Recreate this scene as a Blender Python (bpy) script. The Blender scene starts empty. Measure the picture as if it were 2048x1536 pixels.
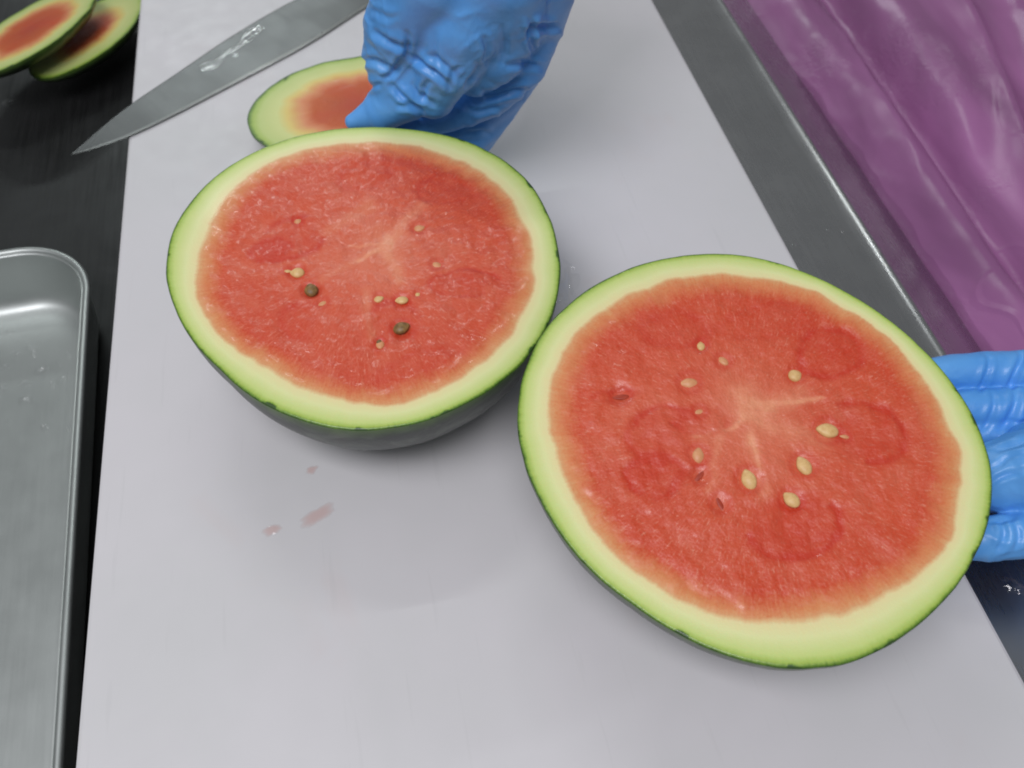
import bpy, bmesh, math, random
import numpy as np
from mathutils import Vector, Matrix, noise

scene = bpy.context.scene
COL = scene.collection
rng = random.Random(7)

# ------------------------------------------------------------------ camera
cam_data = bpy.data.cameras.new('camera')
cam = bpy.data.objects.new('camera', cam_data)
COL.objects.link(cam)
cam.location = (0.0000, 0.0000, 0.5000)
cam.rotation_euler = (0.63853, 0.0, -0.20053)
cam_data.sensor_width = 36.0
cam_data.lens = 36.0 * 1774.0 / 2048.0
cam_data.clip_start = 0.02
cam_data.clip_end = 60.0
cam_data.dof.use_dof = True
cam_data.dof.focus_distance = 0.50
cam_data.dof.aperture_fstop = 9.0
scene.camera = cam

# ------------------------------------------------------------------ world and lamps (indoor kitchen)
world = bpy.data.worlds.new('World')
scene.world = world
world.use_nodes = True
bg = world.node_tree.nodes['Background']
bg.inputs['Color'].default_value = (0.93, 0.97, 1.0, 1.0)
bg.inputs['Strength'].default_value = 0.215

def area_lamp(name, loc, target, sx, sy, watts, colour):
    d = bpy.data.lights.new(name, 'AREA')
    d.shape = 'RECTANGLE'
    d.size, d.size_y = sx, sy
    d.energy = watts
    d.color = colour
    o = bpy.data.objects.new(name, d)
    COL.objects.link(o)
    o.location = loc
    o.rotation_euler = (Vector(target) - Vector(loc)).to_track_quat('-Z', 'Y').to_euler()
    return o

area_lamp('ceiling_lamp_overhead', (-0.50, -0.45, 2.05), (0.0, 0.35, 0.0), 1.5, 0.75, 35.5, (0.975, 0.955, 1.0))
area_lamp('ceiling_lamp_ahead', (0.05, 2.15, 2.35), (0.05, 0.45, 0.0), 1.25, 0.035, 7.5, (0.95, 1.0, 0.99))
area_lamp('ceiling_lamp_far', (-0.60, 4.2, 2.19), (-0.1, 0.7, 0.0), 1.25, 0.12, 15.0, (0.92, 1.0, 1.0))

scene.view_settings.view_transform = 'Standard'
scene.view_settings.look = 'None'
scene.view_settings.exposure = 0.0
scene.view_settings.gamma = 1.0
scene.render.engine = 'CYCLES'
scene.cycles.use_denoising = True
scene.cycles.max_bounces = 10
scene.cycles.transparent_max_bounces = 48
scene.cycles.filter_width = 1.9
scene.cycles.caustics_reflective = False
scene.cycles.caustics_refractive = False

# ------------------------------------------------------------------ material helpers
def new_mat(name):
    m = bpy.data.materials.new(name)
    m.use_nodes = True
    nt = m.node_tree
    b = nt.nodes['Principled BSDF']
    return m, nt, b

def node(nt, kind, **kw):
    n = nt.nodes.new(kind)
    for k, v in kw.items():
        if hasattr(n, k):
            setattr(n, k, v)
        else:
            n.inputs[k].default_value = v
    return n

def link(nt, a, b):
    nt.links.new(a, b)

def coords(nt, scale=(1, 1, 1), rot=(0, 0, 0)):
    tc = node(nt, 'ShaderNodeTexCoord')
    mp = node(nt, 'ShaderNodeMapping')
    mp.inputs['Scale'].default_value = scale
    mp.inputs['Rotation'].default_value = rot
    link(nt, tc.outputs['Object'], mp.inputs['Vector'])
    return mp.outputs['Vector']

def tex_noise(nt, vec, scale, detail=4.0, rough=0.55, dist=0.0):
    n = node(nt, 'ShaderNodeTexNoise')
    n.inputs['Scale'].default_value = scale
    n.inputs['Detail'].default_value = detail
    n.inputs['Roughness'].default_value = rough
    n.inputs['Distortion'].default_value = dist
    link(nt, vec, n.inputs['Vector'])
    return n.outputs['Fac']

def ramp(nt, fac, stops, interp='LINEAR'):
    r = node(nt, 'ShaderNodeValToRGB')
    r.color_ramp.interpolation = interp
    e = r.color_ramp.elements
    while len(e) < len(stops):
        e.new(0.5)
    for el, (p, c) in zip(e, stops):
        el.position = p
        el.color = c if len(c) == 4 else (*c, 1.0)
    link(nt, fac, r.inputs['Fac'])
    return r.outputs['Color']

def grey(v):
    return (v, v, v, 1.0)

def mix(nt, fac, a, b, mode='MIX'):
    m = node(nt, 'ShaderNodeMix', data_type='RGBA', blend_type=mode)
    for sock, val in ((m.inputs[0], fac), (m.inputs[6], a), (m.inputs[7], b)):
        if hasattr(val, 'is_linked'):
            link(nt, val, sock)
        elif isinstance(val, (int, float)):
            sock.default_value = val
        else:
            sock.default_value = val if len(val) == 4 else (*val, 1.0)
    return m.outputs[2]

def math_n(nt, op, a, b=0.0, c=None):
    m = node(nt, 'ShaderNodeMath', operation=op)
    for i, v in enumerate((a, b, c)):
        if v is None:
            continue
        if hasattr(v, 'is_linked'):
            link(nt, v, m.inputs[i])
        else:
            m.inputs[i].default_value = v
    return m.outputs[0]

def bump(nt, height, strength, dist, prev=None):
    b = node(nt, 'ShaderNodeBump')
    b.inputs['Strength'].default_value = strength
    b.inputs['Distance'].default_value = dist
    link(nt, height, b.inputs['Height'])
    if prev is not None:
        link(nt, prev, b.inputs['Normal'])
    return b.outputs['Normal']

# ------------------------------------------------------------------ materials
def mat_board():
    m, nt, b = new_mat('white_polyethylene')
    v = coords(nt)
    blot = tex_noise(nt, v, 7.0, 3.0)
    fine = tex_noise(nt, v, 60.0, 4.0)
    c = ramp(nt, blot, [(0.30, (0.590, 0.590, 0.595)), (0.70, (0.635, 0.620, 0.640))])
    pinkmask = ramp(nt, tex_noise(nt, v, 13.0, 3.0, 0.6, 0.6), [(0.60, grey(0)), (0.74, grey(0.22))])
    c = mix(nt, pinkmask, c, (0.62, 0.54, 0.53))
    # knife scratches
    sv = coords(nt, (1.0, 0.06, 1.0), (0, 0, math.radians(38)))
    scr = ramp(nt, tex_noise(nt, sv, 210.0, 2.0, 0.5), [(0.66, grey(0)), (0.72, grey(0.16))])
    c = mix(nt, scr, c, (0.50, 0.50, 0.505))
    link(nt, c, b.inputs['Base Color'])
    r = ramp(nt, fine, [(0.3, grey(0.36)), (0.7, grey(0.50))])
    link(nt, r, b.inputs['Roughness'])
    b.inputs['Specular IOR Level'].default_value = 0.45
    b.inputs['Subsurface Weight'].default_value = 0.0
    n1 = bump(nt, fine, 0.10, 0.0006)
    n2 = bump(nt, scr, 0.15, 0.0005, n1)
    link(nt, n2, b.inputs['Normal'])
    return m

def mat_steel(name, base, rough, streak_rot=0.0, streak=0.12, metallic=1.0, wear=0.25):
    m, nt, b = new_mat(name)
    v = coords(nt)
    sv = coords(nt, (1.0, 0.035, 1.0), (0, 0, streak_rot))
    s = tex_noise(nt, sv, 420.0, 3.0, 0.6)
    blot = tex_noise(nt, v, 9.0, 5.0, 0.6, 0.4)
    dark = tuple(x * (1.0 - wear) for x in base)
    c = ramp(nt, blot, [(0.30, dark), (0.72, base)])
    link(nt, c, b.inputs['Base Color'])
    b.inputs['Metallic'].default_value = metallic
    r0 = ramp(nt, s, [(0.3, grey(max(0.02, rough - streak))), (0.7, grey(rough + streak))])
    r1 = ramp(nt, tex_noise(nt, v, 26.0, 4.0), [(0.35, grey(0.0)), (0.7, grey(0.06))])
    link(nt, mix(nt, 1.0, r0, r1, 'ADD'), b.inputs['Roughness'])
    # fine curling scratches
    w = node(nt, 'ShaderNodeTexVoronoi', feature='DISTANCE_TO_EDGE')
    w.inputs['Scale'].default_value = 28.0
    mp = node(nt, 'ShaderNodeVectorMath', operation='ADD')
    nz = node(nt, 'ShaderNodeTexNoise')
    nz.inputs['Scale'].default_value = 12.0
    link(nt, v, nz.inputs['Vector'])
    link(nt, v, mp.inputs[0])
    link(nt, nz.outputs['Color'], mp.inputs[1])
    link(nt, mp.outputs[0], w.inputs['Vector'])
    sc = ramp(nt, w.outputs['Distance'], [(0.0, grey(0.0)), (0.012, grey(1.0))])
    n1 = bump(nt, s, 0.05, 0.0002)
    n2 = bump(nt, sc, 0.06, 0.0002, n1)
    link(nt, n2, b.inputs['Normal'])
    return m

def mat_melon_cut(name, red_core, red_edge, pale, pink=1.0, soft=0.0):
    """Colour by how ripe the tissue is: attribute 'ripe' 0 core .. 1 end of the red .. 2 skin."""
    m, nt, b = new_mat(name)
    v = coords(nt)
    at = node(nt, 'ShaderNodeAttribute', attribute_name='ripe')
    pat = node(nt, 'ShaderNodeAttribute', attribute_name='lobe')
    vein = node(nt, 'ShaderNodeAttribute', attribute_name='vein')
    gran = tex_noise(nt, v, 760.0, 3.0, 0.65)
    mid = tex_noise(nt, v, 130.0, 5.0, 0.62)
    big = tex_noise(nt, v, 24.0, 3.0, 0.55, 0.4)
    # fibres running outwards from the core
    tc = node(nt, 'ShaderNodeTexCoord')
    nm = node(nt, 'ShaderNodeVectorMath', operation='NORMALIZE')
    link(nt, tc.outputs['Object'], nm.inputs[0])
    sc1 = node(nt, 'ShaderNodeVectorMath', operation='SCALE')
    link(nt, nm.outputs[0], sc1.inputs[0]); sc1.inputs['Scale'].default_value = 1.0
    sc2 = node(nt, 'ShaderNodeVectorMath', operation='MULTIPLY_ADD')
    link(nt, tc.outputs['Object'], sc2.inputs[0]); sc2.inputs[1].default_value = (1.3, 1.3, 1.3); link(nt, sc1.outputs[0], sc2.inputs[2])
    fib = tex_noise(nt, sc2.outputs[0], 46.0, 4.0, 0.65)
    sc3 = node(nt, 'ShaderNodeVectorMath', operation='MULTIPLY_ADD')
    link(nt, tc.outputs['Object'], sc3.inputs[0]); sc3.inputs[1].default_value = (5.0, 5.0, 5.0); link(nt, sc1.outputs[0], sc3.inputs[2])
    fleck = tex_noise(nt, sc3.outputs[0], 52.0, 3.0, 0.6)
    j = math_n(nt, 'MULTIPLY_ADD', gran, 0.07, math_n(nt, 'MULTIPLY_ADD', fib, 0.07, math_n(nt, 'MULTIPLY_ADD', mid, 0.06, at.outputs['Fac'])))
    j = math_n(nt, 'MULTIPLY_ADD', big, 0.06, j)
    j = math_n(nt, 'SUBTRACT', j, 0.13)
    k = math_n(nt, 'MULTIPLY', j, 0.5)
    nick = math_n(nt, 'MULTIPLY', ramp(nt, tex_noise(nt, v, 75.0, 2.0, 0.5), [(0.62, grey(0)), (0.72, grey(1))]), ramp(nt, k, [(0.90, grey(0)), (0.955, grey(0.05))]))
    k = math_n(nt, 'ADD', k, nick)
    base = ramp(nt, k, [(0.0, red_core), (0.430 - soft, red_edge), (0.485 - soft * 0.4, (0.68, 0.26, 0.10)), (0.570 + soft * 0.5, pale[0]),
                        (0.70, pale[1]), (0.88, pale[2]), (0.945, (0.36, 0.50, 0.09)), (0.978, (0.13, 0.25, 0.025)), (1.0, (0.035, 0.08, 0.015))])
    isred = ramp(nt, k, [(0.43 - soft, grey(1)), (0.50, grey(0))])
    # red lobes and pale veins only inside the red part
    lob = math_n(nt, 'MULTIPLY', pat.outputs['Fac'], isred)
    c = base
    mot = ramp(nt, big, [(0.30, grey(0.55)), (0.58, grey(0.0))])
    c = mix(nt, math_n(nt, 'MULTIPLY', mot, isred), c, (0.56, 0.050, 0.018))
    pg = ramp(nt, math_n(nt, 'MULTIPLY_ADD', gran, 0.5, math_n(nt, 'MULTIPLY', fib, 0.5)), [(0.46, grey(0.0)), (0.66, grey(0.26 * pink))])
    c = mix(nt, math_n(nt, 'MULTIPLY', pg, isred), c, (0.70, 0.24, 0.15))
    pal = ramp(nt, tex_noise(nt, v, 33.0, 4.0, 0.6, 0.8), [(0.50, grey(0.0)), (0.72, grey(0.30 * pink))])
    c = mix(nt, math_n(nt, 'MULTIPLY', pal, isred), c, (0.68, 0.22, 0.13))
    fk = ramp(nt, fleck, [(0.57, grey(0.0)), (0.70, grey(0.60 * pink))])  # pale flecks: flesh cells plus wet glints put into the colour
    c = mix(nt, math_n(nt, 'MULTIPLY', fk, isred), c, (0.74, 0.28, 0.19))
    fd = ramp(nt, fleck, [(0.30, grey(0.45)), (0.43, grey(0.0))])
    c = mix(nt, math_n(nt, 'MULTIPLY', fd, isred), c, (0.50, 0.050, 0.016))
    vn = math_n(nt, 'MULTIPLY', math_n(nt, 'MULTIPLY', vein.outputs['Fac'], isred), math_n(nt, 'MULTIPLY_ADD', mid, 1.1, 0.15))
    c = mix(nt, vn, c, (0.82, 0.36, 0.20))
    c = mix(nt, math_n(nt, 'MULTIPLY', lob, 0.72), c, (0.54, 0.024, 0.008))
    link(nt, c, b.inputs['Base Color'])
    rr = ramp(nt, gran, [(0.3, grey(0.26)), (0.7, grey(0.50))])
    link(nt, rr, b.inputs['Roughness'])
    b.inputs['Specular IOR Level'].default_value = 0.42
    b.inputs['Subsurface Weight'].default_value = 0.12
    b.inputs['Coat Weight'].default_value = 0.38 if pink > 0.5 else 0.1
    b.inputs['Coat Roughness'].default_value = 0.12
    b.inputs['Coat IOR'].default_value = 1.36
    b.inputs['Subsurface Radius'].default_value = (1.0, 0.35, 0.2)
    b.inputs['Subsurface Scale'].default_value = 0.004
    cells = node(nt, 'ShaderNodeTexVoronoi', feature='F1')
    cells.inputs['Scale'].default_value = 520.0
    link(nt, v, cells.inputs['Vector'])
    hb = math_n(nt, 'MULTIPLY', gran, math_n(nt, 'MULTIPLY_ADD', isred, 0.75, 0.25))
    n1 = bump(nt, hb, 0.42, 0.0009)
    n2 = bump(nt, math_n(nt, 'MULTIPLY', cells.outputs['Distance'], isred), 0.22, 0.0007, n1)
    link(nt, n2, b.inputs['Normal'])
    return m

def mat_skin():
    m, nt, b = new_mat('watermelon_skin')
    v = coords(nt)
    at = node(nt, 'ShaderNodeAttribute', attribute_name='depth')
    n1 = tex_noise(nt, v, 34.0, 6.0, 0.65, 1.2)
    n2 = tex_noise(nt, v, 160.0, 4.0, 0.6)
    dark = ramp(nt, n1, [(0.38, (0.004, 0.008, 0.006)), (0.50, (0.018, 0.028, 0.018)), (0.62, (0.065, 0.082, 0.060))])
    edge = ramp(nt, math_n(nt, 'MULTIPLY_ADD', n2, 0.02, at.outputs['Fac']), [(0.0, (0.12, 0.23, 0.03)), (0.016, (0.05, 0.10, 0.02)), (0.03, (0.02, 0.035, 0.02))])
    fac = ramp(nt, at.outputs['Fac'], [(0.0, grey(1)), (0.012, grey(0))])
    c = mix(nt, fac, dark, edge)
    link(nt, c, b.inputs['Base Color'])
    b.inputs['Roughness'].default_value = 0.36
    b.inputs['Specular IOR Level'].default_value = 0.55
    link(nt, bump(nt, n2, 0.25, 0.0008), b.inputs['Normal'])
    return m

def mat_seed(name, light, darkc):
    m, nt, b = new_mat(name)
    v = coords(nt)
    c = ramp(nt, tex_noise(nt, v, 420.0, 4.0), [(0.30, darkc), (0.66, light)])
    link(nt, c, b.inputs['Base Color'])
    b.inputs['Roughness'].default_value = 0.42
    b.inputs['Specular IOR Level'].default_value = 0.45
    return m

def mat_glove():
    m, nt, b = new_mat('blue_nitrile')
    v = coords(nt)
    big = tex_noise(nt, v, 30.0, 4.0, 0.6, 0.5)
    fine = tex_noise(nt, v, 900.0, 2.0)
    med = tex_noise(nt, coords(nt, (1, 1, 0.35)), 120.0, 5.0, 0.62, 1.4)
    c = ramp(nt, big, [(0.30, (0.080, 0.310, 0.74)), (0.70, (0.125, 0.390, 0.82))])
    link(nt, c, b.inputs['Base Color'])
    b.inputs['Roughness'].default_value = 0.36
    b.inputs['Specular IOR Level'].default_value = 0.5
    n1 = bump(nt, fine, 0.10, 0.0003)
    n2 = bump(nt, med, 0.22, 0.0014, n1)
    link(nt, n2, b.inputs['Normal'])
    return m

def mat_bag():
    m, nt, b = new_mat('purple_plastic_film')
    v = coords(nt)
    big = tex_noise(nt, coords(nt, (1.0, 0.22, 1.0), (0, 0, math.radians(14))), 13.0, 4.0, 0.55, 0.5)
    c = ramp(nt, big, [(0.32, (0.225, 0.085, 0.200)), (0.70, (0.410, 0.160, 0.365))])
    link(nt, c, b.inputs['Base Color'])
    b.inputs['Roughness'].default_value = 0.30
    b.inputs['Specular IOR Level'].default_value = 0.5
    sv = coords(nt, (1.0, 0.35, 1.0), (0, 0, math.radians(20)))
    w = node(nt, 'ShaderNodeTexVoronoi', feature='DISTANCE_TO_EDGE')
    w.inputs['Scale'].default_value = 9.0
    mp = node(nt, 'ShaderNodeVectorMath', operation='MULTIPLY_ADD')
    nz = node(nt, 'ShaderNodeTexNoise')
    nz.inputs['Scale'].default_value = 6.0
    link(nt, v, nz.inputs['Vector'])
    link(nt, nz.outputs['Color'], mp.inputs[0])
    mp.inputs[1].default_value = (0.25, 0.25, 0.25)
    link(nt, sv, mp.inputs[2])
    link(nt, mp.outputs[0], w.inputs['Vector'])
    cr = ramp(nt, w.outputs['Distance'], [(0.0, grey(1.0)), (0.035, grey(0.0))])
    crm = math_n(nt, 'MULTIPLY', cr, ramp(nt, tex_noise(nt, v, 5.0, 2.0), [(0.45, grey(0)), (0.65, grey(1))]))
    cm2 = ramp(nt, tex_noise(nt, v, 6.5, 2.0, 0.5), [(0.60, grey(0)), (0.70, grey(1))])
    n0 = bump(nt, math_n(nt, 'MULTIPLY', tex_noise(nt, v, 190.0, 3.0, 0.6, 1.0), cm2), 0.6, 0.003)
    n1 = bump(nt, crm, 0.22, 0.004, n0)
    n2 = bump(nt, tex_noise(nt, sv, 30.0, 5.0, 0.55, 0.8), 0.10, 0.002, n1)
    link(nt, n2, b.inputs['Normal'])
    return m

def mat_water(name, tint=(1, 1, 1), rough=0.03):
    """Thin layer of clear liquid: see-through, with a Fresnel mirror on top."""
    m = bpy.data.materials.new(name)
    m.use_nodes = True
    nt = m.node_tree
    nt.nodes.remove(nt.nodes['Principled BSDF'])
    tr = node(nt, 'ShaderNodeBsdfTransparent')
    tk = node(nt, 'ShaderNodeAttribute', attribute_name='thick')
    link(nt, mix(nt, tk.outputs['Fac'], (1, 1, 1), tint), tr.inputs['Color'])
    gl = node(nt, 'ShaderNodeBsdfGlossy')
    gl.inputs['Roughness'].default_value = rough
    fr = node(nt, 'ShaderNodeFresnel')
    fr.inputs['IOR'].default_value = 1.70
    nz = tex_noise(nt, coords(nt), 260.0, 2.0)
    bn = bump(nt, nz, 0.35, 0.0010)
    link(nt, bn, gl.inputs['Normal'])
    link(nt, bn, fr.inputs['Normal'])
    mx = node(nt, 'ShaderNodeMixShader')
    ge = node(nt, 'ShaderNodeNewGeometry')
    link(nt, math_n(nt, 'MULTIPLY', fr.outputs[0], math_n(nt, 'SUBTRACT', 1.0, ge.outputs['Backfacing'])), mx.inputs[0])
    link(nt, tr.outputs[0], mx.inputs[1])
    link(nt, gl.outputs[0], mx.inputs[2])
    link(nt, mx.outputs[0], nt.nodes['Material Output'].inputs['Surface'])
    return m

def mat_plain(name, col, rough, spec=0.5):
    m, nt, b = new_mat(name)
    v = coords(nt)
    n = tex_noise(nt, v, 40.0, 4.0)
    c = ramp(nt, n, [(0.3, tuple(x * 0.8 for x in col)), (0.7, col)])
    link(nt, c, b.inputs['Base Color'])
    b.inputs['Roughness'].default_value = rough
    b.inputs['Specular IOR Level'].default_value = spec
    link(nt, bump(nt, n, 0.1, 0.001), b.inputs['Normal'])
    return m

M = {
    'board': mat_board(),
    'counter': mat_steel('brushed_steel_counter', (0.46, 0.46, 0.465), 0.25, 0.0, 0.025, 1.0, 0.08),
    'basin': mat_steel('shade_darkened_steel', (0.060, 0.062, 0.062), 0.46, math.radians(15), 0.10, 0.85, 0.35),  # steel colour darkened to stand in for shade and dark reflections
    'tray': mat_steel('tray_steel', (0.50, 0.53, 0.515), 0.44, math.radians(5), 0.015, 1.0, 0.05),
    'blade': mat_steel('blade_steel', (0.155, 0.16, 0.16), 0.36, math.radians(-52), 0.03, 1.0, 0.12),
    'bevel': mat_steel('ground_edge_steel', (0.26, 0.265, 0.26), 0.32, math.radians(-52), 0.08, 1.0, 0.12),
    'flesh': mat_melon_cut('watermelon_cut_face', (0.66, 0.125, 0.058), (0.61, 0.072, 0.024), [(0.77, 0.68, 0.35), (0.72, 0.74, 0.36), (0.54, 0.65, 0.21)]),
    'end_flesh': mat_melon_cut('watermelon_end_cut_face', (0.42, 0.045, 0.009), (0.55, 0.105, 0.016), [(0.72, 0.56, 0.16), (0.62, 0.66, 0.25), (0.50, 0.60, 0.20)], 0.10, 0.06),
    'skin': mat_skin(),
    'seed': mat_seed('cream_seed', (0.76, 0.52, 0.23), (0.62, 0.37, 0.14)),
    'dull_seed': mat_seed('unripe_seed', (0.70, 0.36, 0.17), (0.62, 0.25, 0.11)),
    'brown_seed': mat_seed('brown_seed', (0.30, 0.175, 0.055), (0.12, 0.065, 0.025)),
    'slit': mat_seed('seed_pit', (0.42, 0.050, 0.018), (0.30, 0.030, 0.012)),
    'glove': mat_glove(),
    'bag': mat_bag(),
    'water': mat_water('clear_water'),
    'juice': mat_water('pink_juice', (1.0, 0.89, 0.87), 0.05),
    'handle': mat_plain('black_handle_plastic', (0.03, 0.03, 0.032), 0.45),
    'floor': mat_plain('grey_kitchen_floor', (0.12, 0.12, 0.12), 0.7),
}

# ------------------------------------------------------------------ object helpers
def add(name, verts, faces, mat, parent=None, smooth=True, world_m=None):
    me = bpy.data.meshes.new(name)
    me.from_pydata([tuple(p) for p in verts], [], [tuple(q) for q in faces])
    me.materials.append(mat)
    if smooth:
        me.polygons.foreach_set('use_smooth', [True] * len(me.polygons))
    me.update()
    o = bpy.data.objects.new(name, me)
    COL.objects.link(o)
    if parent is not None:
        o.parent = parent
    return o

def from_bm(name, bm, mat, parent=None, smooth=True):
    bmesh.ops.recalc_face_normals(bm, faces=bm.faces)
    me = bpy.data.meshes.new(name)
    bm.to_mesh(me)
    bm.free()
    me.materials.append(mat)
    if smooth:
        me.polygons.foreach_set('use_smooth', [True] * len(me.polygons))
    o = bpy.data.objects.new(name, me)
    COL.objects.link(o)
    if parent is not None:
        o.parent = parent
    return o

def empty(name, loc, rot=None):
    o = bpy.data.objects.new(name, None)
    o.empty_display_size = 0.03
    COL.objects.link(o)
    o.location = loc
    if rot is not None:
        o.rotation_euler = rot
    return o

def tag(o, label, cat, group=None):
    o['label'] = label
    o['category'] = cat
    if group:
        o['group'] = group
    return o

def structure(o):
    o['kind'] = 'structure'
    return o

def attr(me, name, vals):
    a = me.attributes.new(name, 'FLOAT', 'POINT')
    a.data.foreach_set('value', np.asarray(vals, dtype=np.float32))

def loft(rings, closed=True):
    """rings: list of equal length vertex lists -> verts, faces"""
    n = len(rings[0])
    verts = [p for r in rings for p in r]
    faces = []
    for i in range(len(rings) - 1):
        for j in range(n if closed else n - 1):
            k = (j + 1) % n
            faces.append((i * n + j, i * n + k, (i + 1) * n + k, (i + 1) * n + j))
    return verts, faces

def rounded_rect(x0, x1, y0, y1, r, seg, z):
    pts = []
    for cx, cy, a0 in ((x1 - r, y1 - r, 0), (x0 + r, y1 - r, 90), (x0 + r, y0 + r, 180), (x1 - r, y0 + r, 270)):
        for i in range(seg + 1):
            a = math.radians(a0 + 90.0 * i / seg)
            pts.append((cx + r * math.cos(a), cy + r * math.sin(a), z))
    return pts

BT = 0.020          # top of the cutting board
LOW = -0.060        # lower surface left of the board, its shade put into the colour

# ------------------------------------------------------------------ setting
bm = bmesh.new()
bmesh.ops.create_grid(bm, x_segments=2, y_segments=2, size=3.0)
o = from_bm('floor', bm, M['floor'], smooth=False)
o.location = (0, 0.4, -0.88)
structure(o)

# steel counter: flat top, slightly raised ridge, lip sloping down to the right
prof = [(-0.185, -0.10), (-0.185, -0.003), (-0.182, 0.0), (0.345, 0.0), (0.370, 0.0), (0.3790, 0.0001), (0.3812, 0.0008), (0.3828, 0.0014), (0.3843, 0.0013), (0.3858, 0.0005),
        (0.388, -0.0012), (0.394, -0.0048), (0.405, -0.0108), (0.420, -0.0205), (0.436, -0.0310), (0.444, -0.0375), (0.449, -0.0450), (0.450, -0.055), (0.450, -0.10)]
ys = [-0.45 + i * 0.05 for i in range(42)]
rings = [[(x, y, z) for x, z in prof] for y in ys]
v, fcs = loft(rings, closed=True)
fcs = [tuple(reversed(q)) for q in fcs]
n = len(prof)
fcs.append(tuple(range(n)))
fcs.append(tuple(reversed(range((len(ys) - 1) * n, len(ys) * n))))
o = add('counter', v, fcs, M['counter'])
structure(o)

bm = bmesh.new()
bmesh.ops.create_cube(bm, size=1.0)
bmesh.ops.scale(bm, vec=(1.0, 2.05, 0.04), verts=bm.verts)
o = from_bm('lower_counter', bm, M['basin'], smooth=False)
o.location = (-0.6855, 0.575, LOW - 0.02)
structure(o)

# ------------------------------------------------------------------ cutting board
def make_board():
    x0, x1, y0, y1 = -0.1965, 0.3025, -0.12, 1.05
    rings = []
    for inset, z in ((0.0022, 0.0), (0.0006, 0.0008), (0.0, 0.0022), (0.0, BT - 0.0026), (0.0007, BT - 0.0008), (0.0026, BT)):
        rings.append(rounded_rect(x0 + inset, x1 - inset, y0 + inset, y1 - inset, 0.012, 6, z))
    v, fcs = loft(rings)
    n = len(rings[0])
    fcs.append(tuple(reversed(range(n))))
    fcs.append(tuple(range((len(rings) - 1) * n, len(rings) * n)))
    return add('cutting_board', v, fcs, M['board'], smooth=False)

board = make_board()
tag(board, 'long white plastic cutting board lying across the steel counter', 'cutting board')

# ------------------------------------------------------------------ watermelon halves
def fourier(c, th):
    r = np.full_like(th, c[0])
    for k in range(1, (len(c) - 1) // 2 + 1):
        r = r + c[2 * k - 1] * np.cos(k * th) + c[2 * k] * np.sin(k * th)
    return r

def fbm(x, y, z, octv=4):
    return noise.fractal(Vector((x, y, z)), 1.0, 2.0, octv)

NTH = 420

def plane_frame(nrm):
    w = Vector(nrm).normalized()
    u = (Vector((1, 0, 0)) - w * w.x).normalized()
    v = w.cross(u)
    return Matrix((u, v, w)).transposed()

def seg_dist(P, a, b):
    a = np.array(a); b = np.array(b)
    ab = b - a
    t = np.clip(((P - a) @ ab) / (ab @ ab), 0, 1)
    return np.linalg.norm(P - a - t[:, None] * ab, axis=1)

def arc_dist(P, c, r, a0, a1, squash=1.0, tilt=0.0):
    d = P - np.array(c)
    ct, st = math.cos(tilt), math.sin(tilt)
    x = d[:, 0] * ct + d[:, 1] * st
    y = (-d[:, 0] * st + d[:, 1] * ct) / squash
    ang = np.degrees(np.arctan2(y, x)) % 360
    rr = np.hypot(x, y)
    span = (a1 - a0) % 360 or 360
    inside = ((ang - a0) % 360) <= span
    dd = np.abs(rr - r)
    return np.where(inside, dd, 1.0), rr / r

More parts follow.
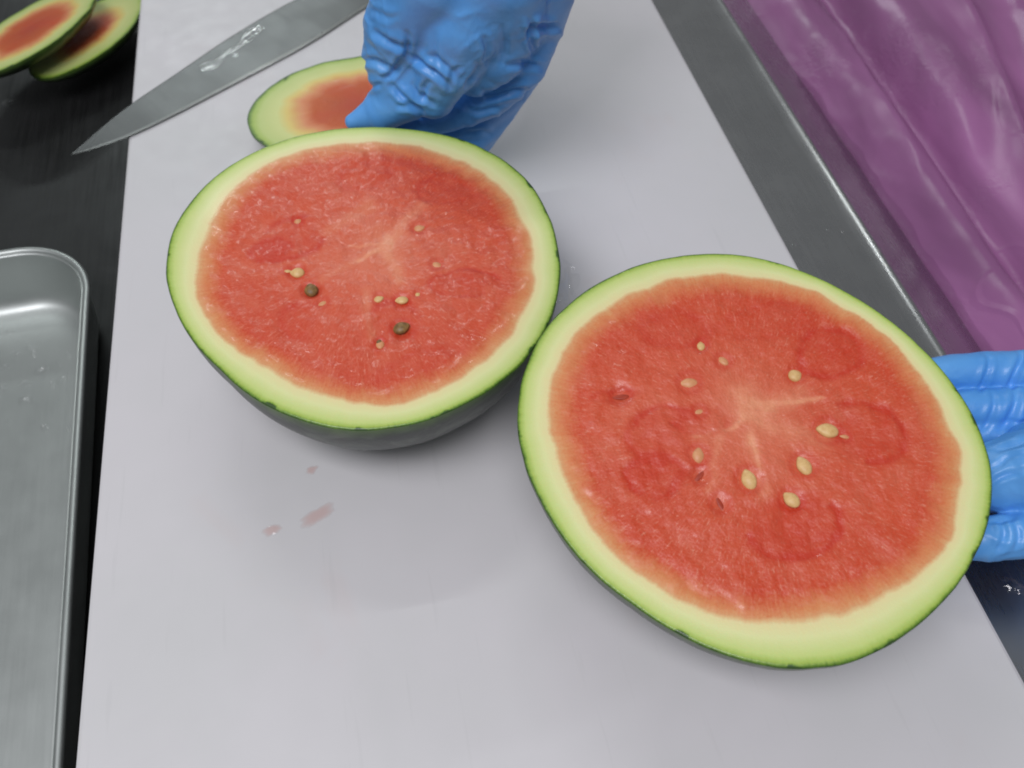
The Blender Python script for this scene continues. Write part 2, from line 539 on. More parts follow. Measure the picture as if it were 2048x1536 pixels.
def make_half(centre, nrm, outer, inner, depth, core, lobes, veins, seeds, pits, seedrng, bulge=0.92):
    mat3 = plane_frame(nrm)
    root = empty('watermelon_half', centre, mat3.to_euler())
    th = np.linspace(0, 2 * np.pi, NTH, endpoint=False)
    ro = fourier(outer, th) + np.array([0.0007 * fbm(3 * math.cos(a), 3 * math.sin(a), centre[0] * 9, 4) for a in th])
    ri = fourier(inner, th) + np.array([0.0022 * fbm(5 * math.cos(a), 5 * math.sin(a), centre[1] * 9 + 3, 5) for a in th])
    # --- skin: a bowl from the cut edge down
    rings, dep = [], []
    for i in range(56):
        f = i / 55.0
        ph = f * math.pi / 2
        s = math.cos(ph) ** bulge if i < 55 else 0.004
        z = -depth * math.sin(ph) ** 1.0
        rings.append([(ro[k] * s * math.cos(th[k]), ro[k] * s * math.sin(th[k]), z - 0.0008) for k in range(NTH)])
        dep += [-z] * NTH
    v, fcs = loft(rings)
    fcs = [tuple(reversed(q)) for q in fcs]
    fcs.append(tuple(reversed(range(55 * NTH, 56 * NTH))))
    skin = add('skin', v, fcs, M['skin'], root)
    attr(skin.data, 'depth', dep)
    # --- cut face helper
    def face(name, fr, kind):
        P, R, T = [], [], []
        for f in fr:
            if kind == 'flesh':
                rr = ri * f; tt = np.full(NTH, f)
            else:
                rr = ri + (ro - ri) * f; tt = np.full(NTH, 1.0 + f)
            P.append(np.stack([rr * np.cos(th), rr * np.sin(th)], 1)); T.append(tt)
        P = np.concatenate(P); T = np.concatenate(T)
        lob = np.zeros(len(P)); vn = np.zeros(len(P)); dz = np.zeros(len(P))
        if kind == 'flesh':
            jit = np.array([[fbm(p[0] * 60, p[1] * 60, 1.0, 3), fbm(p[0] * 60, p[1] * 60, 7.0, 3)] for p in P]) * 0.0022
            Q = P + jit
            brk = np.clip(0.85 + 0.7 * np.array([fbm(p[0] * 75, p[1] * 75, 11.0, 3) for p in P]), 0.15, 1.25)
            for c, r, a0, a1, sq, tl, wd, st in lobes:
                d, q = arc_dist(Q, c, r, a0, a1, sq, tl)
                lob += (1.05 * st * np.exp(-(d / (1.25 * wd)) ** 2) + 0.75 * st * np.exp(-(q / 0.98) ** 6)) * brk
            for a, b_, wd, st in veins:
                vn += st * np.exp(-(seg_dist(Q, a, b_) / wd) ** 2)
            dc = np.linalg.norm(Q - np.array(core), axis=1)
            vn += 0.42 * np.exp(-(dc / 0.022) ** 2)
            dz += -0.0006 * np.clip(lob, 0, 1) + 0.0009 * np.array([fbm(p[0] * 90, p[1] * 90, 3.0, 4) for p in P])
            fade = np.clip((1.0 - T) / 0.06, 0, 1)
            dz *= fade
            for (sx_, sy_), L_, W_, an_, kd_ in seeds:
                d = np.linalg.norm(P - np.array((sx_, sy_)), axis=1)
                dz -= 0.0006 * np.exp(-(d / (0.62 * L_)) ** 4)
                lob += 0.5 * np.exp(-((d - 0.62 * L_) / 0.0016) ** 2)
            for c, r, dp in pits:
                d = np.linalg.norm(P - np.array(c), axis=1)
                dz -= dp * np.exp(-(d / r) ** 2)
        else:
            e = np.clip((T - 1.93) / 0.07, 0, 1)
            dz -= 0.0009 * e ** 2
        V = np.column_stack([P, dz])
        nr = len(fr)
        rings = [V[i * NTH:(i + 1) * NTH].tolist() for i in range(nr)]
        v, fcs = loft(rings)
        if kind == 'flesh':
            v = list(v) + [(0.0, 0.0, float(dz[:NTH].mean()))]
            fcs += [(len(v) - 1, k, (k + 1) % NTH) for k in range(NTH)][::1]
            T = np.append(T, 0.0); lob = np.append(lob, lob[0]); vn = np.append(vn, vn[0])
            fcs = [tuple(reversed(q)) if len(q) == 4 else q for q in fcs]
        else:
            fcs = [tuple(reversed(q)) for q in fcs]
        o = add(name, v, fcs, M['flesh'], root)
        attr(o.data, 'ripe', T); attr(o.data, 'lobe', np.clip(lob, 0, 1.0)); attr(o.data, 'vein', np.clip(vn, 0, 1))
        return o
    flesh = face('flesh', np.linspace(0.012, 1.0, 120), 'flesh')
    face('rind', np.linspace(0.0, 1.0, 34), 'rind')
    # --- seeds, lying half sunk in the flesh
    for (x, y), L, W, ang, kind in seeds:
        s = make_seed(L, W, kind)
        s.parent = flesh
        s.location = (x, y, {'brown_seed': -0.0004, 'slit': -0.0016, 'dull_seed': -0.0011}.get(kind, -0.0008))
        s.rotation_euler = (seedrng.uniform(-.12, .12), seedrng.uniform(-.12, .12), math.radians(ang))
    return root

def make_seed(L, W, kind):
    bm = bmesh.new()
    bmesh.ops.create_uvsphere(bm, u_segments=18, v_segments=10, radius=1.0)
    for v_ in bm.verts:
        x, y, z = v_.co
        taper = 1.0 - 0.42 * max(0.0, x) ** 1.5
        v_.co = (x * L * 0.5, y * W * 0.5 * taper, z * W * (0.30 if kind != 'slit' else 0.10) * taper)
    return from_bm('seed', bm, M[kind])

def lobe(c, r, a0=0, a1=360, sq=1.0, tl=0.0, wd=0.0022, st=0.8):
    return (c, r, a0, a1, sq, math.radians(tl), wd, st)

core1 = (0.0133, 0.0099)
half_a = make_half((-0.0115, 0.3882, 0.1143), (0.0000, -0.1045, 0.9945), [0.11638, 0.00165, 0.00282, 0.00083, -0.00331, 6e-05, 0.0028, -0.00027, -0.00033, -0.00067, 8e-05, -0.00017, -4e-05], [0.09884, 0.00167, 0.00251, 0.00023, -0.0034, -0.00015, 0.00129, 0.00077, 0.00099, -0.0003, -0.00126], 0.0935, core1,
    [lobe((-0.0414, 0.0268), 0.020, 40, 330, 0.8, 20), lobe((-0.0540, 0.0191), 0.013, 60, 300, 0.7, 0), lobe((0.0565, -0.0264), 0.021, 0, 300, 0.45, -5, 0.002, 0.7),
     lobe((-0.0418, -0.0357), 0.012, 0, 250, 1.0, 40, 0.002, 0.5), lobe((0.0120, -0.0457), 0.014, 300, 200, 1.1, 0, 0.002, 0.5), lobe((0.0635, 0.0515), 0.024, 20, 330, 0.55, 10, 0.002, 0.4),
     lobe((0.0096, 0.0701), 0.018, 0, 360, 0.6, 10, 0.003, 0.35), lobe((0.0210, -0.0837), 0.026, 0, 360, 0.5, 10, 0.004, 0.35)],
    [(core1, (-0.0029, 0.0019), 0.0012, 0.8), (core1, (0.0159, 0.0182), 0.0014, 0.8), (core1, (-0.0076, 0.0145), 0.0010, 0.5), (core1, (0.0391, 0.0388), 0.0045, 0.45),
     (core1, (0.0187, -0.0175), 0.004, 0.5), ((-0.0184, 0.0286), (0.0082, 0.0444), 0.005, 0.35), ((-0.0025, -0.0211), (-0.0024, -0.0571), 0.003, 0.35), (core1, (-0.0279, -0.0089), 0.003, 0.3)],
    [((-0.0408, -0.0004), 0.0088, 0.0070, 170, 'seed'), ((-0.0466, 0.0018), 0.0050, 0.0022, 172, 'seed'), ((-0.0337, -0.0149), 0.0092, 0.0082, 100, 'brown_seed'),
     ((-0.0277, -0.0256), 0.0060, 0.0034, 20, 'dull_seed'), ((0.0045, -0.0287), 0.0064, 0.0046, 15, 'seed'), ((0.0177, -0.0319), 0.0080, 0.0058, 175, 'seed'),
     ((0.0275, -0.0296), 0.0036, 0.0030, 40, 'seed'), ((0.0150, -0.0516), 0.0102, 0.0078, 15, 'brown_seed'), ((0.0015, -0.0603), 0.0066, 0.0050, 85, 'dull_seed'),
     ((0.0011, -0.0588), 0.0035, 0.0030, 60, 'brown_seed'), ((0.0358, 0.0207), 0.0072, 0.0050, 5, 'dull_seed'), ((0.0417, -0.0095), 0.0068, 0.0044, 150, 'dull_seed'), ((-0.0374, 0.0398), 0.0050, 0.0040, 20, 'dull_seed')],
    [((-0.0408, -0.0004), 0.006, 0.0010), ((-0.0337, -0.0149), 0.0068, 0.0016), ((0.0150, -0.0516), 0.0070, 0.0018), ((0.0177, -0.0319), 0.006, 0.0008), ((-0.0001, -0.0610), 0.006, 0.0010), ((-0.0480, -0.0416), 0.010, 0.0010)],
    random.Random(3), 0.74)
tag(half_a, 'watermelon half with two dark brown seeds, its dark green side showing below the cut', 'watermelon')

core2 = (0.0054, 0.0135)
half_b = make_half((0.1678, 0.2195, 0.1202), (-0.0608, -0.1615, 0.9848), [0.1142, -0.00014, 0.00077, -0.00037, -0.00602, 0.00054, 0.00046, 0.00064, -0.00124, 1e-05, -0.00041, -0.00013, -4e-05], [0.09798, 0.00164, 0.00277, 0.00132, -0.00435, 0.00048, -0.00023, -0.00111, -0.00076, 0.00013, 0.0], 0.083, core2,
    [lobe((0.0576, 0.0376), 0.017, 0, 360, 0.85, 0, 0.002, 0.8), lobe((0.0585, -0.0102), 0.021, 270, 130, 0.8, -20, 0.002, 0.8), lobe((-0.0520, -0.0104), 0.0135, 0, 360, 0.85, 0, 0.002, 0.8),
     lobe((-0.0408, 0.0109), 0.019, 30, 250, 0.8, 10, 0.002, 0.7), lobe((0.0074, -0.0495), 0.023, 170, 20, 0.7, 5, 0.002, 0.95), lobe((-0.0190, 0.0684), 0.017, 0, 360, 0.7, -15, 0.003, 0.5),
     lobe((-0.0605, 0.0371), 0.012, 0, 360, 0.3, 0, 0.002, 0.6), lobe((-0.0209, 0.0153), 0.014, 200, 50, 0.6, -15, 0.002, 0.45), lobe((0.0331, 0.0635), 0.03, 0, 360, 0.35, 0, 0.004, 0.3)],
    [(core2, (0.0183, 0.0158), 0.0013, 0.9), ((0.0183, 0.0158), (0.0429, 0.0125), 0.0012, 0.7), (core2, (-0.0046, 0.0075), 0.0012, 0.7), ((-0.0046, 0.0075), (-0.0262, 0.0064), 0.0012, 0.6),
     (core2, (0.0032, 0.0234), 0.006, 0.4), ((0.0011, 0.0006), (-0.0018, -0.0318), 0.003, 0.4), ((0.0104, 0.0043), (0.0373, -0.0099), 0.006, 0.4), (core2, (0.0336, 0.0169), 0.005, 0.5),
     ((-0.0146, 0.0011), (-0.0275, -0.0237), 0.003, 0.35), ((0.0011, 0.0006), (-0.0000, -0.0187), 0.001, 0.5)],
    [((-0.0080, 0.0562), 0.0058, 0.0044, 80, 'seed'), ((0.0008, 0.0452), 0.0072, 0.0044, 120, 'dull_seed'), ((0.0352, 0.0286), 0.0078, 0.0072, 20, 'seed'),
     ((-0.0207, 0.0360), 0.0100, 0.0060, 170, 'dull_seed'), ((-0.0575, 0.0361), 0.0090, 0.0030, 172, 'slit'), ((0.0405, -0.0049), 0.0118, 0.0082, 160, 'seed'), ((0.0479, -0.0099), 0.0050, 0.0022, 160, 'dull_seed'),
     ((0.0223, -0.0207), 0.0108, 0.0074, 100, 'seed'), ((-0.0069, -0.0221), 0.0112, 0.0076, 92, 'seed'), ((0.0102, -0.0365), 0.0096, 0.0072, 118, 'seed'),
     ((-0.0277, -0.0045), 0.0088, 0.0062, 70, 'dull_seed'), ((-0.0300, -0.0151), 0.0080, 0.0026, 35, 'slit'), ((-0.0244, -0.0310), 0.0085, 0.0026, 100, 'slit'), ((-0.0201, 0.0190), 0.0064, 0.0030, 10, 'dull_seed')],
    [((0.0403, -0.0055), 0.0075, 0.0009), ((0.0219, -0.0217), 0.0075, 0.0009), ((-0.0069, -0.0221), 0.007, 0.0008), ((0.0100, -0.0370), 0.007, 0.0010), ((0.0352, 0.0286), 0.006, 0.0007),
     ((-0.0575, 0.0361), 0.006, 0.0012), ((-0.0300, -0.0151), 0.005, 0.0012), ((-0.0244, -0.0310), 0.005, 0.0012), ((0.0066, -0.0519), 0.016, 0.0012)],
    random.Random(5))
tag(half_b, 'watermelon half with many cream seeds, tilted and held from beneath near the purple bag', 'watermelon')

# ------------------------------------------------------------------ cut-off watermelon ends
def make_end(label, centre, nrm, rx, ry, rot, red, thick, group=None):
    mat3 = plane_frame(nrm)
    root = empty('watermelon_end', centre, mat3.to_euler())
    N = 160
    th = np.linspace(0, 2 * np.pi, N, endpoint=False)
    rr = 1.0 / np.sqrt((np.cos(th - rot) / rx) ** 2 + (np.sin(th - rot) / ry) ** 2)
    rr = rr + np.array([0.0022 * fbm(2 * math.cos(a), 2 * math.sin(a), centre[1] * 31, 3) for a in th])
    ri = rr * (red + np.array([0.06 * fbm(2.5 * math.cos(a), 2.5 * math.sin(a), centre[0] * 57, 4) for a in th]))
    rings, dep = [], []
    for i in range(22):
        ph = i / 21.0 * math.pi / 2
        s = math.cos(ph) ** 0.8 if i < 21 else 0.01
        z = -thick * math.sin(ph) ** 1.15
        rings.append([(rr[k] * s * math.cos(th[k]), rr[k] * s * math.sin(th[k]), z - 0.0004) for k in range(N)])
        dep += [-z] * N
    v, fcs = loft(rings)
    fcs = [tuple(reversed(q)) for q in fcs] + [tuple(reversed(range(21 * N, 22 * N)))]
    sk = add('skin', v, fcs, M['skin'], root)
    attr(sk.data, 'depth', dep)
    for name, fr in (('flesh', np.linspace(0.02, 1.0, 40)), ('rind', np.linspace(0.0, 1.0, 26))):
        rings, T = [], []
        for f in fr:
            r_ = ri * f if name == 'flesh' else ri + (rr - ri) * f
            T += [f if name == 'flesh' else 1.0 + f] * N
            rings.append([(r_[k] * math.cos(th[k]), r_[k] * math.sin(th[k]),
                           0.0003 * fbm(r_[k] * 70 * math.cos(th[k]), r_[k] * 70 * math.sin(th[k]), 2.0, 3) * (1.0 if name == 'flesh' else max(0, 1 - 1.2 * f))) for k in range(N)])
        v, fcs = loft(rings)
        fcs = [tuple(reversed(q)) for q in fcs]
        if name == 'flesh':
            fcs.append(tuple(range(N)))
        o = add(name, v, fcs, M['end_flesh'], root)
        attr(o.data, 'ripe', T); attr(o.data, 'lobe', [0.0] * len(v)); attr(o.data, 'vein', [0.0] * len(v))
    tag(root, label, 'watermelon', group)
    return root

make_end('cut-off watermelon end lying on the white board behind a gloved hand', (0.000, 0.642, BT + 0.024), (0.0, -0.03, 1.0), 0.092, 0.066, math.radians(5), 0.58, 0.0235)
make_end('cut-off watermelon end with an oval red heart, leaning on another end', (-0.3126, 0.9028, -0.0060), (-0.8 * 0.22, 0.6 * 0.22, 0.975), 0.088, 0.056, math.radians(64), 0.62, 0.020)
make_end('cut-off watermelon end with a faint orange smear, underneath another, against the board edge', (-0.2667, 0.9223, -0.0280), (-0.8 * 0.18, 0.6 * 0.18, 0.984), 0.088, 0.050, math.radians(66), 0.46, 0.020)

# ------------------------------------------------------------------ knife
def make_knife():
    tip = Vector((-0.2408, 0.6532, 0.0215)); tip.z = 0
    spine = [Vector(p) for p in ((-0.2023, 0.7078, 0.0215), (-0.1586, 0.7489, 0.0215), (-0.1146, 0.7948, 0.0215), (-0.0597, 0.8430, 0.0215))]
    edge = [Vector(p) for p in ((-0.2031, 0.6621, 0.0215), (-0.1573, 0.6908, 0.0215), (-0.1064, 0.7261, 0.0215), (-0.0335, 0.7766, 0.0215), (0.0341, 0.8386, 0.0215))]
    heel = Vector((0.0341, 0.8386, 0.0215)); heel.z = 0
    ax = Vector((heel.x - tip.x, heel.y - tip.y, 0)).normalized()
    pr = Vector((-ax.y, ax.x, 0))
    root = empty('kitchen_knife', (tip.x, tip.y, BT + 0.0014), (0, 0, math.atan2(ax.y, ax.x)))
    def lc(p):
        d = Vector((p.x - tip.x, p.y - tip.y, 0))
        return (d.dot(ax), d.dot(pr))
    sp = [(0, 0)] + [lc(p) for p in spine]
    ed = [(0, 0)] + [lc(p) for p in edge]
    Lb = 0.46
    sp.append((Lb, sp[-1][1] + 0.003)); ed.append((Lb, ed[-1][1] - 0.002))
    def interp(poly, x):
        return float(np.interp(x, [p[0] for p in poly], [p[1] for p in poly]))
    top, bev = [], []
    xs = [Lb * (i / 90.0) ** 1.15 for i in range(91)]
    rows = []
    for x in xs:
        a, b_ = interp(sp, x), interp(ed, x)
        wd = max(a - b_, 0.0004)
        bw = min(0.0032, wd * 0.22)
        t = 0.0021 * min(1.0, 0.3 + x / 0.25)
        rows.append((x, a, b_, wd, bw, t))
    sm = np.array(rows)
    for c_ in (1, 2):
        y_ = sm[:, c_].copy()
        for _ in range(40):
            y_[1:-1] = 0.25 * y_[:-2] + 0.5 * y_[1:-1] + 0.25 * y_[2:]
        sm[:, c_] = y_
    rows = [(x, a, b_, max(a - b_, 0.0004), min(0.0032, max(a - b_, 0.0004) * 0.22), t) for x, a, b_, wd, bw, t in sm.tolist()]
    # blade body: spine to bevel line, with thickness and soft spine
    rings = []
    for x, a, b_, wd, bw, t in rows:
        m_ = b_ + bw
        rings.append([(x, m_, 0.0002), (x, m_, t * 0.62), (x, m_ + (a - m_) * 0.5, t * 0.9), (x, a - wd * 0.03, t), (x, a, t * 0.8), (x, a, 0.0002)])
    v, fcs = loft(rings)
    fcs.append((0, 1, 2, 3, 4, 5)); k = (len(rings) - 1) * 6
    fcs.append((k + 5, k + 4, k + 3, k + 2, k + 1, k))
    bl = add('blade', v, fcs, M['blade'], root, smooth=False)
    rings = []
    for x, a, b_, wd, bw, t in rows:
        m_ = b_ + bw
        rings.append([(x, m_, 0.0002), (x, b_, 0.0003), (x, b_, 0.0005), (x, m_, t * 0.62)])
    v, fcs = loft(rings)
    fcs.append((0, 1, 2, 3)); k = (len(rings) - 1) * 4
    fcs.append((k + 3, k + 2, k + 1, k))
    add('cutting_edge', v, fcs, M['bevel'], bl, smooth=False)
    # handle beyond the frame
    ctr = (interp(sp, Lb) * 0.62 + interp(ed, Lb) * 0.38)
    rings = []
    for i in range(15):
        f = i / 14.0
        x = Lb - 0.012 + 0.13 * f
        w = 0.014 + 0.003 * math.cos(f * 7.0)
        h = 0.0095
        e = 0.5 if i in (0, 14) else 1.0
        rings.append([(x, ctr + w * e * math.cos(a), 0.0085 + h * e * math.sin(a)) for a in np.linspace(0, 2 * np.pi, 16, endpoint=False)])
    v, fcs = loft(rings)
    fcs.append(tuple(range(16))); fcs.append(tuple(reversed(range(14 * 16, 15 * 16))))
    add('handle', v, fcs, M['handle'], root)
    return root

knife = make_knife()
tag(knife, 'long wet steel kitchen knife lying diagonally on the board, tip over its edge', 'knife')

# ------------------------------------------------------------------ steel tray
def make_tray():
    a = Vector((-0.2239, 0.4781, -0.0040)); b_ = Vector((-0.2130, 0.1784, -0.0040))
    d = Vector((a.x - b_.x, a.y - b_.y)).normalized()
    rot = math.atan2(d.y, d.x) - math.pi / 2
    far = Vector((-0.3142, 0.5796, -0.0040))
    root = empty('steel_tray', (a.x, a.y, LOW), (0, 0, rot))
    c, s = math.cos(-rot), math.sin(-rot)
    fy = (far.x - a.x) * s + (far.y - a.y) * c          # local y of the far rim
    Wd, Ln, R0 = 0.245, 0.62, 0.062
    x1, x0, y1, y0 = 0.0, -Wd, fy, fy - Ln
    Hh = 0.056
    def ring(inset, z):
        return rounded_rect(x0 + inset, x1 - inset, y0 + inset, y1 - inset, max(0.008, R0 - inset), 18, z)
    def shell(name, loops, parent, close_floor=None, mat='tray'):
        v, fcs = loft([ring(i, z) for i, z in loops])
        n_ = len(ring(0, 0))
        if close_floor is not None:
            k = len(loops) - 1
            fcs.append(tuple(range(k * n_, (k + 1) * n_)))
        return add(name, v, fcs, M[mat], parent)
    inner = [(0.0068, Hh - 0.0012), (0.0078, Hh - 0.005), (0.0095, Hh - 0.018), (0.0115, 0.020), (0.0135, 0.0120), (0.0170, 0.0060), (0.0220, 0.0030), (0.0300, 0.0022)]
    outer_ = [(0.0305, 0.0), (0.0200, 0.0004), (0.0130, 0.0040), (0.0095, 0.0110), (0.0075, 0.022), (0.0052, Hh - 0.006)]
    # body: outer wall up to the rim, inner wall and floor
    v, fcs = loft([ring(i, z) for i, z in outer_ + inner])
    n_ = len(ring(0, 0)); k = len(outer_ + inner) - 1
    fcs.append(tuple(range(k * n_, (k + 1) * n_))); fcs.append(tuple(reversed(range(n_))))
    pan = add('pan', v, fcs, M['tray'], root)
    # rolled rim bead
    r_ = 0.0029
    loops = []
    for i in range(11):
        an = math.radians(-60 + 30 * i)
        loops.append((0.0034 - r_ * math.cos(an), Hh - 0.0030 + r_ * math.sin(an)))
    v, fcs = loft([ring(i, z) for i, z in loops])
    add('rim', v, [tuple(reversed(q)) for q in fcs], M['tray'], root)
    return root, rot

tray, tray_rot = make_tray()
tag(tray, 'deep stainless steel tray with rounded corner and rolled rim, wet inside', 'tray')

# ------------------------------------------------------------------ purple bag
def make_bag():
    nx, ny = 150, 170
    x0, x1, y0, y1 = 0.452, 1.25, -0.10, 1.35
    rings = []
    xs = np.linspace(0, 1, nx) ** 1.35
    for i in range(nx):
        row = []
        for j in range(ny):
            u = xs[i]; w = j / (ny - 1)
            y = y0 + (y1 - y0) * w
            edge = 0.012 * fbm(y * 3.0, 2.0, 0.0, 3) + 0.004 * fbm(y * 14.0, 5.0, 0.0, 3)
            x = x0 - 0.012 + edge * (1 - u) + (x1 - x0) * u
            dx = x - x0
            # first small fold, a valley, then the big slanting slope
            fold_x = 0.050 + 0.055 * (y - 0.55)
            z = -0.050 + 0.030 * (1 - math.exp(-max(dx + 0.03, 0) / 0.02))
            z += 0.016 * math.exp(-((dx - 0.018) / 0.02) ** 2)
            z -= 0.016 * math.exp(-((dx - fold_x) / 0.010) ** 2)
            z += 0.07 * (1 - math.exp(-max(dx - fold_x, 0) / 0.10)) 
            # long folds running with the counter edge, fanning out
            q = dx * 1.0 - 0.22 * (y - 0.4)
            z += 0.007 * math.sin(q * 40 + 1.6 * fbm(x * 3, y * 1.2, 4.0, 3)) * min(1, max(0, dx - 0.06) / 0.08)
            z += 0.010 * fbm(x * 5.0, y * 2.0, 8.0, 3) * min(1, max(0, dx) / 0.10)
            r = 1 - abs(noise.noise(Vector((q * 22.0 + 0.5 * fbm(x * 4, y * 4, 2.0, 2), y * 3.0, 1.5)))) * 2.4
            z += 0.012 * max(0, r) ** 2 * min(1, max(0, dx) / 0.06)
            r2 = 1 - abs(noise.noise(Vector((x * 30 + 0.6 * fbm(x * 12, y * 12, 9.0, 2), y * 24, 6.5)))) * 3.0
            z += 0.0016 * max(0, r2) ** 2 * max(0.0, min(1.0, 0.2 + 1.6 * fbm(x * 6, y * 5, 5.5, 2)))
            row.append((x, y, z))
        rings.append(row)
    # skirts down to the floor on the counter side, far side and ends
    def skirt(row, dxn, dyn):
        out = []
        for depth, push in ((0.02, -0.004), (0.08, 0.0), (0.3, 0.006), (0.86, 0.012)):
            out.append([(x + dxn * push + dxn * 0.004 * fbm(y * 9, depth * 5, 0, 2), y + dyn * push, max(z - depth, -0.879) if depth < 0.8 else -0.879) for x, y, z in row])
        return out
    left = skirt(rings[0], 1, 0)[::-1]
    right = skirt(rings[-1], 1, 0)
    allr = left + rings + right
    v, fcs = loft(allr, closed=False)
    n_ = ny
    # close the two ends
    m_ = len(allr)
    for j, flip in ((0, False), (ny - 1, True)):
        topi = [i * n_ + j for i in range(m_)]
        fcs.append(tuple(topi if not flip else reversed(topi)))
    fcs.append(tuple([j for j in range(ny)][::-1] + [(m_ - 1) * n_ + j for j in range(ny)]))
    return add('plastic_bag', v, fcs, M['bag'])

bag = make_bag()
tag(bag, 'large crumpled translucent purple plastic bag standing beyond the counter edge', 'plastic bag')

# ------------------------------------------------------------------ gloved hands (one continuous surface each)
def surface_nets(Fv, org, h):
    s = Fv < 0
    nx, ny, nz = Fv.shape
    cs = np.zeros((nx - 1, ny - 1, nz - 1), dtype=np.int8)
    for a in (0, 1):
        for b_ in (0, 1):
            for c in (0, 1):
                cs += s[a:nx - 1 + a, b_:ny - 1 + b_, c:nz - 1 + c]
    act = (cs > 0) & (cs < 8)
    idx = -np.ones(act.shape, dtype=np.int64)
    I = np.argwhere(act)
    idx[act] = np.arange(len(I))
    acc = np.zeros((len(I), 3)); cnt = np.zeros(len(I))
    off = [(a, b_, c) for a in (0, 1) for b_ in (0, 1) for c in (0, 1)]
    for p in off:
        for axx in range(3):
            if p[axx] == 0:
                q = list(p); q[axx] = 1
                f0 = Fv[I[:, 0] + p[0], I[:, 1] + p[1], I[:, 2] + p[2]]
                f1 = Fv[I[:, 0] + q[0], I[:, 1] + q[1], I[:, 2] + q[2]]
                ok = (f0 < 0) != (f1 < 0)
                t = np.where(ok, f0 / np.where(ok, f0 - f1, 1), 0)
                pt = np.array(p, float)[None, :].repeat(len(I), 0)
                pt[:, axx] += t
                acc[ok] += pt[ok]; cnt[ok] += 1
    V = (I + acc / cnt[:, None]) * h + org
    faces = []
    for axx in range(3):
        sl0 = [slice(None)] * 3; sl1 = [slice(None)] * 3
        sl0[axx] = slice(0, -1); sl1[axx] = slice(1, None)
        ch = s[tuple(sl0)] != s[tuple(sl1)]
        E_ = np.argwhere(ch)
        b1, b2 = (axx + 1) % 3, (axx + 2) % 3
        E_ = E_[(E_[:, b1] > 0) & (E_[:, b2] > 0) & (E_[:, b1] < Fv.shape[b1] - 1) & (E_[:, b2] < Fv.shape[b2] - 1)]
        ins = s[E_[:, 0], E_[:, 1], E_[:, 2]]
        quad = []
        for d1, d2 in ((0, 0), (1, 0), (1, 1), (0, 1)):
            e = E_.copy(); e[:, b1] -= d1; e[:, b2] -= d2
            quad.append(idx[e[:, 0], e[:, 1], e[:, 2]])
        qd = np.stack(quad, 1)
        qd[~ins] = qd[~ins][:, ::-1]
        faces.append(qd)
    return V, np.concatenate(faces)

def capsule_field(P, chain):
    best = np.full(len(P), 9.0)
    for (a, ra), (b_, rb) in zip(chain[:-1], chain[1:]):
        a = np.array(a); b_ = np.array(b_)
        ab = b_ - a
        t = np.clip(((P - a) @ ab) / (ab @ ab), 0, 1)
        d = np.linalg.norm(P - a - t[:, None] * ab, axis=1) - (ra + (rb - ra) * t)
        best = np.minimum(best, d)
    return best

def smin(a, b_, k):
    hh = np.clip(0.5 + 0.5 * (b_ - a) / k, 0, 1)
    return b_ * (1 - hh) + a * hh - k * hh * (1 - hh)

